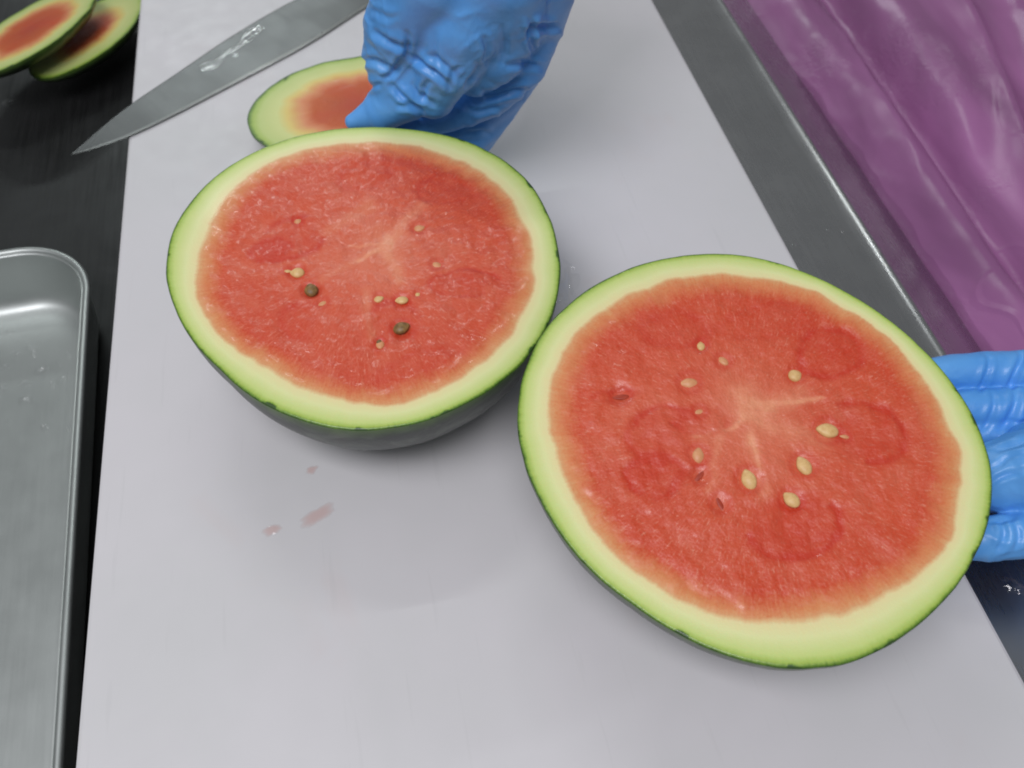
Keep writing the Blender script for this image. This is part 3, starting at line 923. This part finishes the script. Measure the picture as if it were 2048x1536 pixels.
def make_hand(name, chains, grooves, wr_amp, seed, h=0.0012, along=(1, 1, 1)):
    """chains: list of ([(point, radius), ...], blend); grooves: (a, b, width, depth, reach_direction)"""
    pts = np.array([p for ch, _ in chains for p, r in ch]); rad = max(r for ch, _ in chains for p, r in ch)
    lo = pts.min(0) - rad - 0.006; hi = pts.max(0) + rad + 0.006
    nn = np.ceil((hi - lo) / h).astype(int) + 1
    q4 = 5
    nn = ((nn + q4 - 1) // q4) * q4
    def field(P):
        D = None
        for ch, k in chains:
            d = capsule_field(P, ch)
            D = d if D is None else smin(D, d, k)
        return D
    def grid(n_, step, off):
        g = [lo[i] + off + step * np.arange(n_[i]) for i in range(3)]
        return np.stack(np.meshgrid(*g, indexing='ij'), -1).reshape(-1, 3)
    nc = nn // q4
    D = field(grid(nc, h * q4, h * (q4 - 1) / 2)).reshape(nc)
    D = D.repeat(q4, 0).repeat(q4, 1).repeat(q4, 2)
    near = np.argwhere(np.abs(D) < h * q4 * 1.2)
    D[near[:, 0], near[:, 1], near[:, 2]] = field(lo + near * h)
    V, Fq = surface_nets(D.reshape(nn), lo, h)
    me = bpy.data.meshes.new(name)
    me.from_pydata(V.tolist(), [], Fq.tolist())
    # relax once, then wrinkle the thin glove
    bm = bmesh.new(); bm.from_mesh(me)
    for _ in range(2):
        bmesh.ops.smooth_vert(bm, verts=bm.verts, factor=0.5, use_axis_x=True, use_axis_y=True, use_axis_z=True)
    bmesh.ops.recalc_face_normals(bm, faces=bm.faces)
    bm.normal_update()
    X = np.array([v_.co[:] for v_ in bm.verts]); N_ = np.array([v_.normal[:] for v_ in bm.verts])
    disp = np.zeros(len(X))
    for i, p in enumerate(X):
        a = fbm(p[0] * 22 + seed, p[1] * 22, p[2] * 22, 3)
        w = Vector((p[0] * along[0] + seed + 0.010 * a, p[1] * along[1] + 0.010 * a, p[2] * along[2]))
        q = 1 - abs(noise.noise(w * 60)) * 2.6
        q2 = 1 - abs(noise.noise(w * 135 + Vector((3, 1, 7)))) * 2.6
        msk = min(1.0, max(0.0, 0.55 + 1.3 * fbm(p[0] * 30, p[1] * 30 + seed, p[2] * 30, 2)))
        disp[i] = wr_amp * (0.7 * a + msk * (0.9 * max(0, q) ** 2 + 0.45 * max(0, q2) ** 2) - 0.3)
    for a, b_, wd, dp, rd in grooves:
        a = np.array(a); b_ = np.array(b_); ab = b_ - a
        rd = np.array(rd, float); rd /= np.linalg.norm(rd)
        t = np.clip(((X - a) @ ab) / (ab @ ab), 0, 1)
        dv = X - a - t[:, None] * ab
        along = dv @ rd
        perp = np.linalg.norm(dv - along[:, None] * rd, axis=1)
        side = np.cross(ab / np.linalg.norm(ab), rd)
        sg = dv @ side
        tt = ((X - a) @ ab) / (ab @ ab)
        bend = 0.0012 * np.sin(tt * 5.0 + dp * 9000.0)
        pl = np.abs(sg + bend)
        endf = np.clip(tt * (1 - tt) * 4.0, 0, 1) ** 0.6
        prof_ = np.exp(-(pl / wd) ** 2) - 0.60 * np.exp(-((pl - 2.0 * wd) / (1.1 * wd)) ** 2)
        disp -= 1.25 * dp * prof_ * endf * np.exp(-(along / 0.05) ** 4)
    X = X + N_ * disp[:, None]
    for v_, c_ in zip(bm.verts, X):
        v_.co = c_
    bmesh.ops.smooth_vert(bm, verts=bm.verts, factor=0.35, use_axis_x=True, use_axis_y=True, use_axis_z=True)
    bm.to_mesh(me); bm.free()
    me.materials.append(M['glove'])
    me.polygons.foreach_set('use_smooth', [True] * len(me.polygons))
    base = V[np.argmin(V[:, 2])]
    me.transform(Matrix.Translation(-Vector(base)))
    o = bpy.data.objects.new(name, me)
    o.location = base
    COL.objects.link(o)
    return o

VIEW_DN = (0.05, 0.75, -0.66)
hand_a = make_hand('gloved_hand', [
    # back of the hand, from the wrist down to the web of the thumb
    ([((0.0981, 0.5588, 0.2350), 0.034), ((0.0838, 0.5269, 0.2150), 0.036), ((0.0700, 0.5186, 0.1850), 0.031), ((0.0599, 0.5150, 0.1600), 0.024), ((0.0501, 0.5145, 0.1350), 0.016)], 0.004),
    # ball of the thumb
    ([((0.0550, 0.5209, 0.2150), 0.030), ((0.0359, 0.5281, 0.1800), 0.0250), ((0.0272, 0.5303, 0.1600), 0.0195), ((0.0265, 0.5262, 0.1420), 0.0175)], 0.0035),
    # thumb, tip pressed behind the melon
    ([((0.0429, 0.5224, 0.1500), 0.019), ((0.0303, 0.5212, 0.1320), 0.0175), ((0.0142, 0.5221, 0.1220), 0.0140), ((-0.0059, 0.5219, 0.1165), 0.0062)], 0.0035),
    # knuckle side
    ([((0.0978, 0.5181, 0.2150), 0.033), ((0.1024, 0.5264, 0.1800), 0.029), ((0.0947, 0.5227, 0.1580), 0.022), ((0.0808, 0.5240, 0.1400), 0.015)], 0.005),
    # index finger
    ([((0.1294, 0.5244, 0.2050), 0.021), ((0.1262, 0.5348, 0.1650), 0.0180), ((0.1155, 0.5318, 0.1380), 0.0165), ((0.0944, 0.5343, 0.1150), 0.0150), ((0.0633, 0.5363, 0.1020), 0.0130), ((0.0374, 0.5337, 0.1000), 0.0120), ((0.0176, 0.5342, 0.1000), 0.0115)], 0.004),
    # middle finger
    ([((0.1354, 0.5477, 0.1850), 0.018), ((0.1305, 0.5597, 0.1380), 0.0160), ((0.1112, 0.5545, 0.1050), 0.0150), ((0.0853, 0.5491, 0.0850), 0.0135), ((0.0569, 0.5537, 0.0750), 0.011)], 0.003),
    # ring finger
    ([((0.1403, 0.5811, 0.1550), 0.016), ((0.1207, 0.5639, 0.1080), 0.0145), ((0.0922, 0.5526, 0.0760), 0.0135), ((0.0705, 0.5474, 0.0600), 0.0115), ((0.0502, 0.5459, 0.0500), 0.009)], 0.003),
    # little finger
    ([((0.1404, 0.5956, 0.1350), 0.014), ((0.1092, 0.5637, 0.0880), 0.0125), ((0.0832, 0.5535, 0.0580), 0.0115), ((0.0636, 0.5470, 0.0420), 0.009)], 0.003),
    # wrist and forearm inside the cuff
    ([((0.0981, 0.5588, 0.2350), 0.034), ((0.1109, 0.5900, 0.2700), 0.034), ((0.1181, 0.6094, 0.3000), 0.040)], 0.012),
], [
    ((0.0843, 0.5275, 0.1780), (0.0848, 0.5202, 0.1590), 0.0017, 0.0016, VIEW_DN),
    ((0.0848, 0.5202, 0.1590), (0.0758, 0.5148, 0.1410), 0.0017, 0.0018, VIEW_DN),
    ((0.0126, 0.5380, 0.1680), (0.0352, 0.5309, 0.1560), 0.0017, 0.0020, VIEW_DN),
    ((0.0354, 0.5383, 0.1810), (0.0373, 0.5312, 0.1600), 0.0017, 0.0018, VIEW_DN),
    ((0.0361, 0.5301, 0.1590), (0.0571, 0.5174, 0.1360), 0.0017, 0.0022, VIEW_DN),
    ((0.0459, 0.5256, 0.1520), (0.0646, 0.5184, 0.1440), 0.0017, 0.0018, VIEW_DN),
    ((0.0196, 0.5262, 0.1410), (0.0397, 0.5155, 0.1230), 0.0017, 0.0020, VIEW_DN),
    ((0.0442, 0.5289, 0.1550), (0.0216, 0.5269, 0.1430), 0.0017, 0.0022, VIEW_DN),
    ((0.0057, 0.5338, 0.1520), (0.0290, 0.5286, 0.1470), 0.0017, 0.0018, VIEW_DN),
    ((0.0057, 0.5291, 0.1410), (0.0156, 0.5258, 0.1360), 0.0017, 0.0014, VIEW_DN),
    ((0.0728, 0.5226, 0.1590), (0.0642, 0.5172, 0.1410), 0.0017, 0.0013, VIEW_DN),
    ((0.1130, 0.5217, 0.1780), (0.1169, 0.5150, 0.1600), 0.0017, 0.0020, VIEW_DN),
    ((0.1182, 0.5237, 0.1900), (0.1143, 0.5196, 0.1720), 0.0017, 0.0016, VIEW_DN),
    ((0.0834, 0.5106, 0.1350), (0.1169, 0.5052, 0.1360), 0.0017, 0.0022, VIEW_DN),
    ((0.0695, 0.5046, 0.1150), (0.0912, 0.4989, 0.1110), 0.0017, 0.0022, VIEW_DN),
    ((0.0996, 0.5137, 0.1500), (0.1261, 0.5097, 0.1510), 0.0017, 0.0016, VIEW_DN),
    ((0.1171, 0.5168, 0.1680), (0.1367, 0.5155, 0.1760), 0.0017, 0.0024, VIEW_DN),
    ((0.0257, 0.5198, 0.1260), (0.0433, 0.5133, 0.1200), 0.0017, 0.0016, VIEW_DN),
    ((0.0608, 0.5331, 0.1810), (0.0544, 0.5254, 0.1540), 0.0017, 0.0008, VIEW_DN),
    ((0.0927, 0.5274, 0.1840), (0.0969, 0.5168, 0.1540), 0.0017, 0.0010, VIEW_DN),
    ((0.0724, 0.5086, 0.1260), (0.0941, 0.5042, 0.1260), 0.0017, 0.0014, VIEW_DN),
    ((0.0158, 0.5414, 0.1780), (0.0309, 0.5365, 0.1720), 0.0017, 0.0012, VIEW_DN),
    ((0.0450, 0.5184, 0.1330), (0.0566, 0.5214, 0.1450), 0.0017, 0.0015, VIEW_DN),
    ((0.0345, 0.5232, 0.1410), (0.0479, 0.5136, 0.1260), 0.0017, 0.0014, VIEW_DN),
], 0.0009, 3.1, along=(1.0, 0.55, 0.9))
tag(hand_a, 'hand in wrinkled blue glove gripping the back of the watermelon half beside the knife', 'hand')

VD2 = (0.3, 0.25, -0.9)
hand_b = make_hand('gloved_hand', [
    # palm under the melon and wrist running out to the side
    ([((0.4034, 0.1966, 0.0660), 0.030), ((0.3779, 0.2048, 0.0640), 0.031), ((0.3611, 0.2087, 0.0550), 0.022)], 0.010),
    # index finger
    ([((0.4130, 0.2494, 0.0640), 0.018), ((0.3851, 0.2638, 0.0640), 0.0128), ((0.3721, 0.2684, 0.0600), 0.0122), ((0.3376, 0.2753, 0.0580), 0.0118), ((0.3041, 0.2777, 0.0560), 0.0095)], 0.0035),
    # middle finger
    ([((0.4033, 0.2290, 0.0580), 0.018), ((0.3733, 0.2429, 0.0550), 0.0126), ((0.3359, 0.2515, 0.0520), 0.0118), ((0.3033, 0.2563, 0.0480), 0.0095)], 0.003),
    # ring finger
    ([((0.3962, 0.2124, 0.0520), 0.017), ((0.3701, 0.2298, 0.0460), 0.0112), ((0.3367, 0.2385, 0.0420), 0.0105), ((0.3061, 0.2423, 0.0400), 0.0090)], 0.003),
    # thumb and its ball, bulging towards the melon
    ([((0.3625, 0.1926, 0.0720), 0.028), ((0.3397, 0.1959, 0.0660), 0.0245), ((0.3244, 0.1993, 0.0600), 0.0205), ((0.3100, 0.2024, 0.0540), 0.0150)], 0.005),
    # little finger below
    ([((0.3578, 0.1647, 0.0600), 0.020), ((0.3284, 0.1655, 0.0530), 0.0135), ((0.3084, 0.1680, 0.0500), 0.0122), ((0.2866, 0.1723, 0.0460), 0.0100)], 0.003),
    # wrist
    ([((0.4034, 0.1966, 0.0660), 0.030), ((0.4236, 0.1721, 0.0850), 0.029), ((0.4426, 0.1466, 0.1050), 0.036)], 0.012),
], [
    ((0.3762, 0.2741, 0.0700), (0.3620, 0.2514, 0.0700), 0.0018, 0.0018, VD2), ((0.3651, 0.2505, 0.0600), (0.3466, 0.2299, 0.0600), 0.0020, 0.0016, VD2),
    ((0.3193, 0.2047, 0.0800), (0.3361, 0.2097, 0.0800), 0.0020, 0.0012, VD2), ((0.3045, 0.1701, 0.0700), (0.3209, 0.1737, 0.0700), 0.0018, 0.0012, VD2),
    ((0.3568, 0.2768, 0.0700), (0.3421, 0.2535, 0.0700), 0.0014, 0.0010, VD2), ((0.3516, 0.2532, 0.0600), (0.3373, 0.2336, 0.0600), 0.0014, 0.0009, VD2), ((0.3072, 0.1696, 0.0700), (0.3019, 0.1545, 0.0600), 0.0014, 0.0010, VD2),
    ((0.3110, 0.1981, 0.0800), (0.3258, 0.2000, 0.0800), 0.0014, 0.0008, VD2), ((0.3088, 0.1888, 0.0800), (0.3256, 0.1918, 0.0800), 0.0014, 0.0010, VD2), ((0.3130, 0.1669, 0.0700), (0.3120, 0.1539, 0.0600), 0.0014, 0.0010, VD2),
], 0.0009, 8.7, along=(0.5, 1.0, 1.0))
tag(hand_b, 'hand in blue glove holding the tilted watermelon half from underneath, near the purple bag', 'hand')

# ------------------------------------------------------------------ drops and puddles
def blob(name, loc, rx, ry, hgt, rot, mat, seed, wob=0.25):
    N, K = 28, 7
    rings = []
    for i in range(K):
        f = i / K
        rr = 1.0 - f
        z = hgt * (1.0 - rr * rr)
        rings.append([((rx * rr * (1 + wob * fbm(1.7 * math.cos(a) + seed, 1.7 * math.sin(a), 0.3, 4))) * math.cos(a),
                       (ry * rr * (1 + wob * fbm(1.7 * math.cos(a) + seed, 1.7 * math.sin(a), 0.3, 4))) * math.sin(a), z) for a in np.linspace(0, 2 * np.pi, N, endpoint=False)])
    v, fcs = loft(rings)
    v = list(v) + [(0, 0, hgt)]
    fcs += [((K - 1) * N + k, (K - 1) * N + (k + 1) % N, len(v) - 1) for k in range(N)]
    o = add(name, v, fcs, M[mat])
    attr(o.data, 'thick', [min(1.0, 1.25 * (1.0 - (1.0 - (k // N) / K) ** 2)) for k in range(K * N)] + [1.0])
    o.location = loc
    o.rotation_euler = (0, 0, rot)
    return o

e = 0.0003
for i, (p, rx, ry, hg, rt, lab) in enumerate((
    ((-0.0917, 0.2706, 0.0203), 0.0062, 0.0036, 0.0006, 0.2, 'small pink juice drop on the white board, the rounder of the two pink ones'),
    ((-0.0645, 0.2754, 0.0203), 0.0125, 0.0058, 0.0003, 0.45, 'long pale pink juice smear on the white board'),
    ((-0.0659, 0.3081, 0.0203), 0.0044, 0.0028, 0.0006, 0.5, 'small clear juice drop on the board beside the dark green watermelon side'),
)):
    tag(blob('juice_puddle', p, rx, ry, hg, rt, 'juice', 2.0 + i * 3.3, 0.35), lab, 'juice')
tag(blob('water_puddle', (0.1294, 0.4269, 0.0203), 0.0075, 0.0185, 0.0028, -0.25, 'water', 4.4, 0.55), 'shiny water puddle on the board between the two watermelon halves', 'water')

FL = LOW + 0.0025
tray_drops = [((22,662), 9, 5, 0), ((65,700), 9, 15, 30), ((30,708), 10, 5, 20), ((85,740), 17, 9, 25), ((50,768), 12, 6, 20), ((8,775), 9, 6, 10), ((55,800), 16, 9, 15),
              ((118,725), 4, 4, 0), ((138,707), 5, 8, 10), ((130,755), 5, 9, -25), ((108,768), 8, 4, 20), ((90,855), 9, 7, 30), ((16,845), 7, 5, 40), ((138,860), 3, 9, 0), ((12,735), 12, 6, 35), ((68,640), 3, 3, 0), ((48,760), 4, 4, 0)]
drop_xy = {(22,662): (-0.3089, 0.5402, -0.0575), (65,700): (-0.2894, 0.5159, -0.0575), (30,708): (-0.3026, 0.5144, -0.0575), (85,740): (-0.2792, 0.4931, -0.0575), (50,768): (-0.2911, 0.4814, -0.0575), (8,775): (-0.3068, 0.4812, -0.0575), (55,800): (-0.2874, 0.4650, -0.0575),
           (118,725): (-0.2672, 0.4984, -0.0575), (138,707): (-0.2602, 0.5063, -0.0575), (130,755): (-0.2611, 0.4818, -0.0575), (108,768): (-0.2689, 0.4769, -0.0575), (90,855): (-0.2714, 0.4357, -0.0575), (16,845): (-0.2993, 0.4460, -0.0575), (138,860): (-0.2534, 0.4297, -0.0575),
           (12,735): (-0.3079, 0.5015, -0.0575), (68,640): (-0.2918, 0.5489, -0.0575), (48,760): (-0.2924, 0.4857, -0.0575)}
for i, (k, rx, ry, rt) in enumerate(tray_drops):
    q = drop_xy[k]
    s = 1.0 / 2750.0
    tag(blob('water_drop', (q[0], q[1], FL), rx * s * 1.1, ry * s * 1.3, 0.0034, math.radians(rt), 'water', i * 1.7, 0.5), 'clear water drop on the floor of the steel tray', 'water drop', 'water drops in the tray')

for i, (p, r, lab) in enumerate((
    ((0.3451, 0.6615, 0.0003), 0.0030, 'lone water drop on the bright steel counter beside the board, far from the melon'),
    ((0.3209, 0.4541, 0.0003), 0.0030, 'water drop on the steel counter touching the board edge behind the tilted melon'),
    ((0.3534, 0.4637, 0.0003), 0.0022, 'one of two water drops side by side on the steel counter'),
    ((0.3654, 0.4607, 0.0003), 0.0022, 'one of two water drops side by side on the steel counter'),
    ((0.3382, 0.1563, 0.0003), 0.0060, 'large water drop on the steel counter below the hand holding the tilted melon'),
    ((0.3424, 0.1522, 0.0003), 0.0040, 'small water drop merging beside the large one below the hand'),
)):
    o = tag(blob('water_drop', p, r, r * 0.8, r * 0.38, 0.6 * i, 'water', 9 + i * 2.1, 0.3), lab, 'water drop')
    if 'one of two' in lab:
        o['group'] = 'pair of water drops on the counter'
for p, r, lab in (((-0.2628, 0.5911, -0.0597), 0.0022, 'tiny water drop on the shaded steel beside the tray corner'), ((-0.3542, 0.8637, -0.0597), 0.0060, 'wet glinting splash on the shaded steel below the watermelon ends')):
    tag(blob('water_drop', p, r, r * 0.8, r * 0.3, 0.4, 'water', 3 + r * 900, 0.4), lab, 'water drop')

kr = random.Random(11)
K0 = Vector((-0.1310, 0.7497, 0.0235)); K1 = Vector((-0.0831, 0.8072, 0.0235))
kd = (K1 - K0); kn = Vector((-kd.y, kd.x, 0)).normalized()
for i in range(46):
    f = kr.random()
    p = K0 + kd * f + kn * kr.gauss(0.0, 0.0040)
    r = kr.uniform(0.0010, 0.0034)
    tag(blob('water_drop', (p.x, p.y, BT + 0.0034), r * kr.uniform(1.0, 2.4), r, r * 0.12, math.atan2(kd.y, kd.x) + kr.uniform(-.4, .4), 'water', i * 2.3, 0.5),
        'glinting water drop on the knife blade', 'water drop', 'water drops on the knife')

for p, rx, ry, rt in (((0.1311, 0.4293, 0.0201), 0.0016, 0.0120, -0.12), ((0.1205, 0.4149, 0.0201), 0.0050, 0.0014, 0.2), ((0.1344, 0.4504, 0.0201), 0.0014, 0.0070, 0.5)):  # narrow beads added to carry the bright highlight of the puddle
    tag(blob('water_drop', p, rx, ry, 0.0016, rt, 'water', 6.0 + rx * 1000, 0.3), 'thin bead of water added for a highlight on the board between the two watermelon halves', 'water drop', 'added highlight beads of water between the halves')
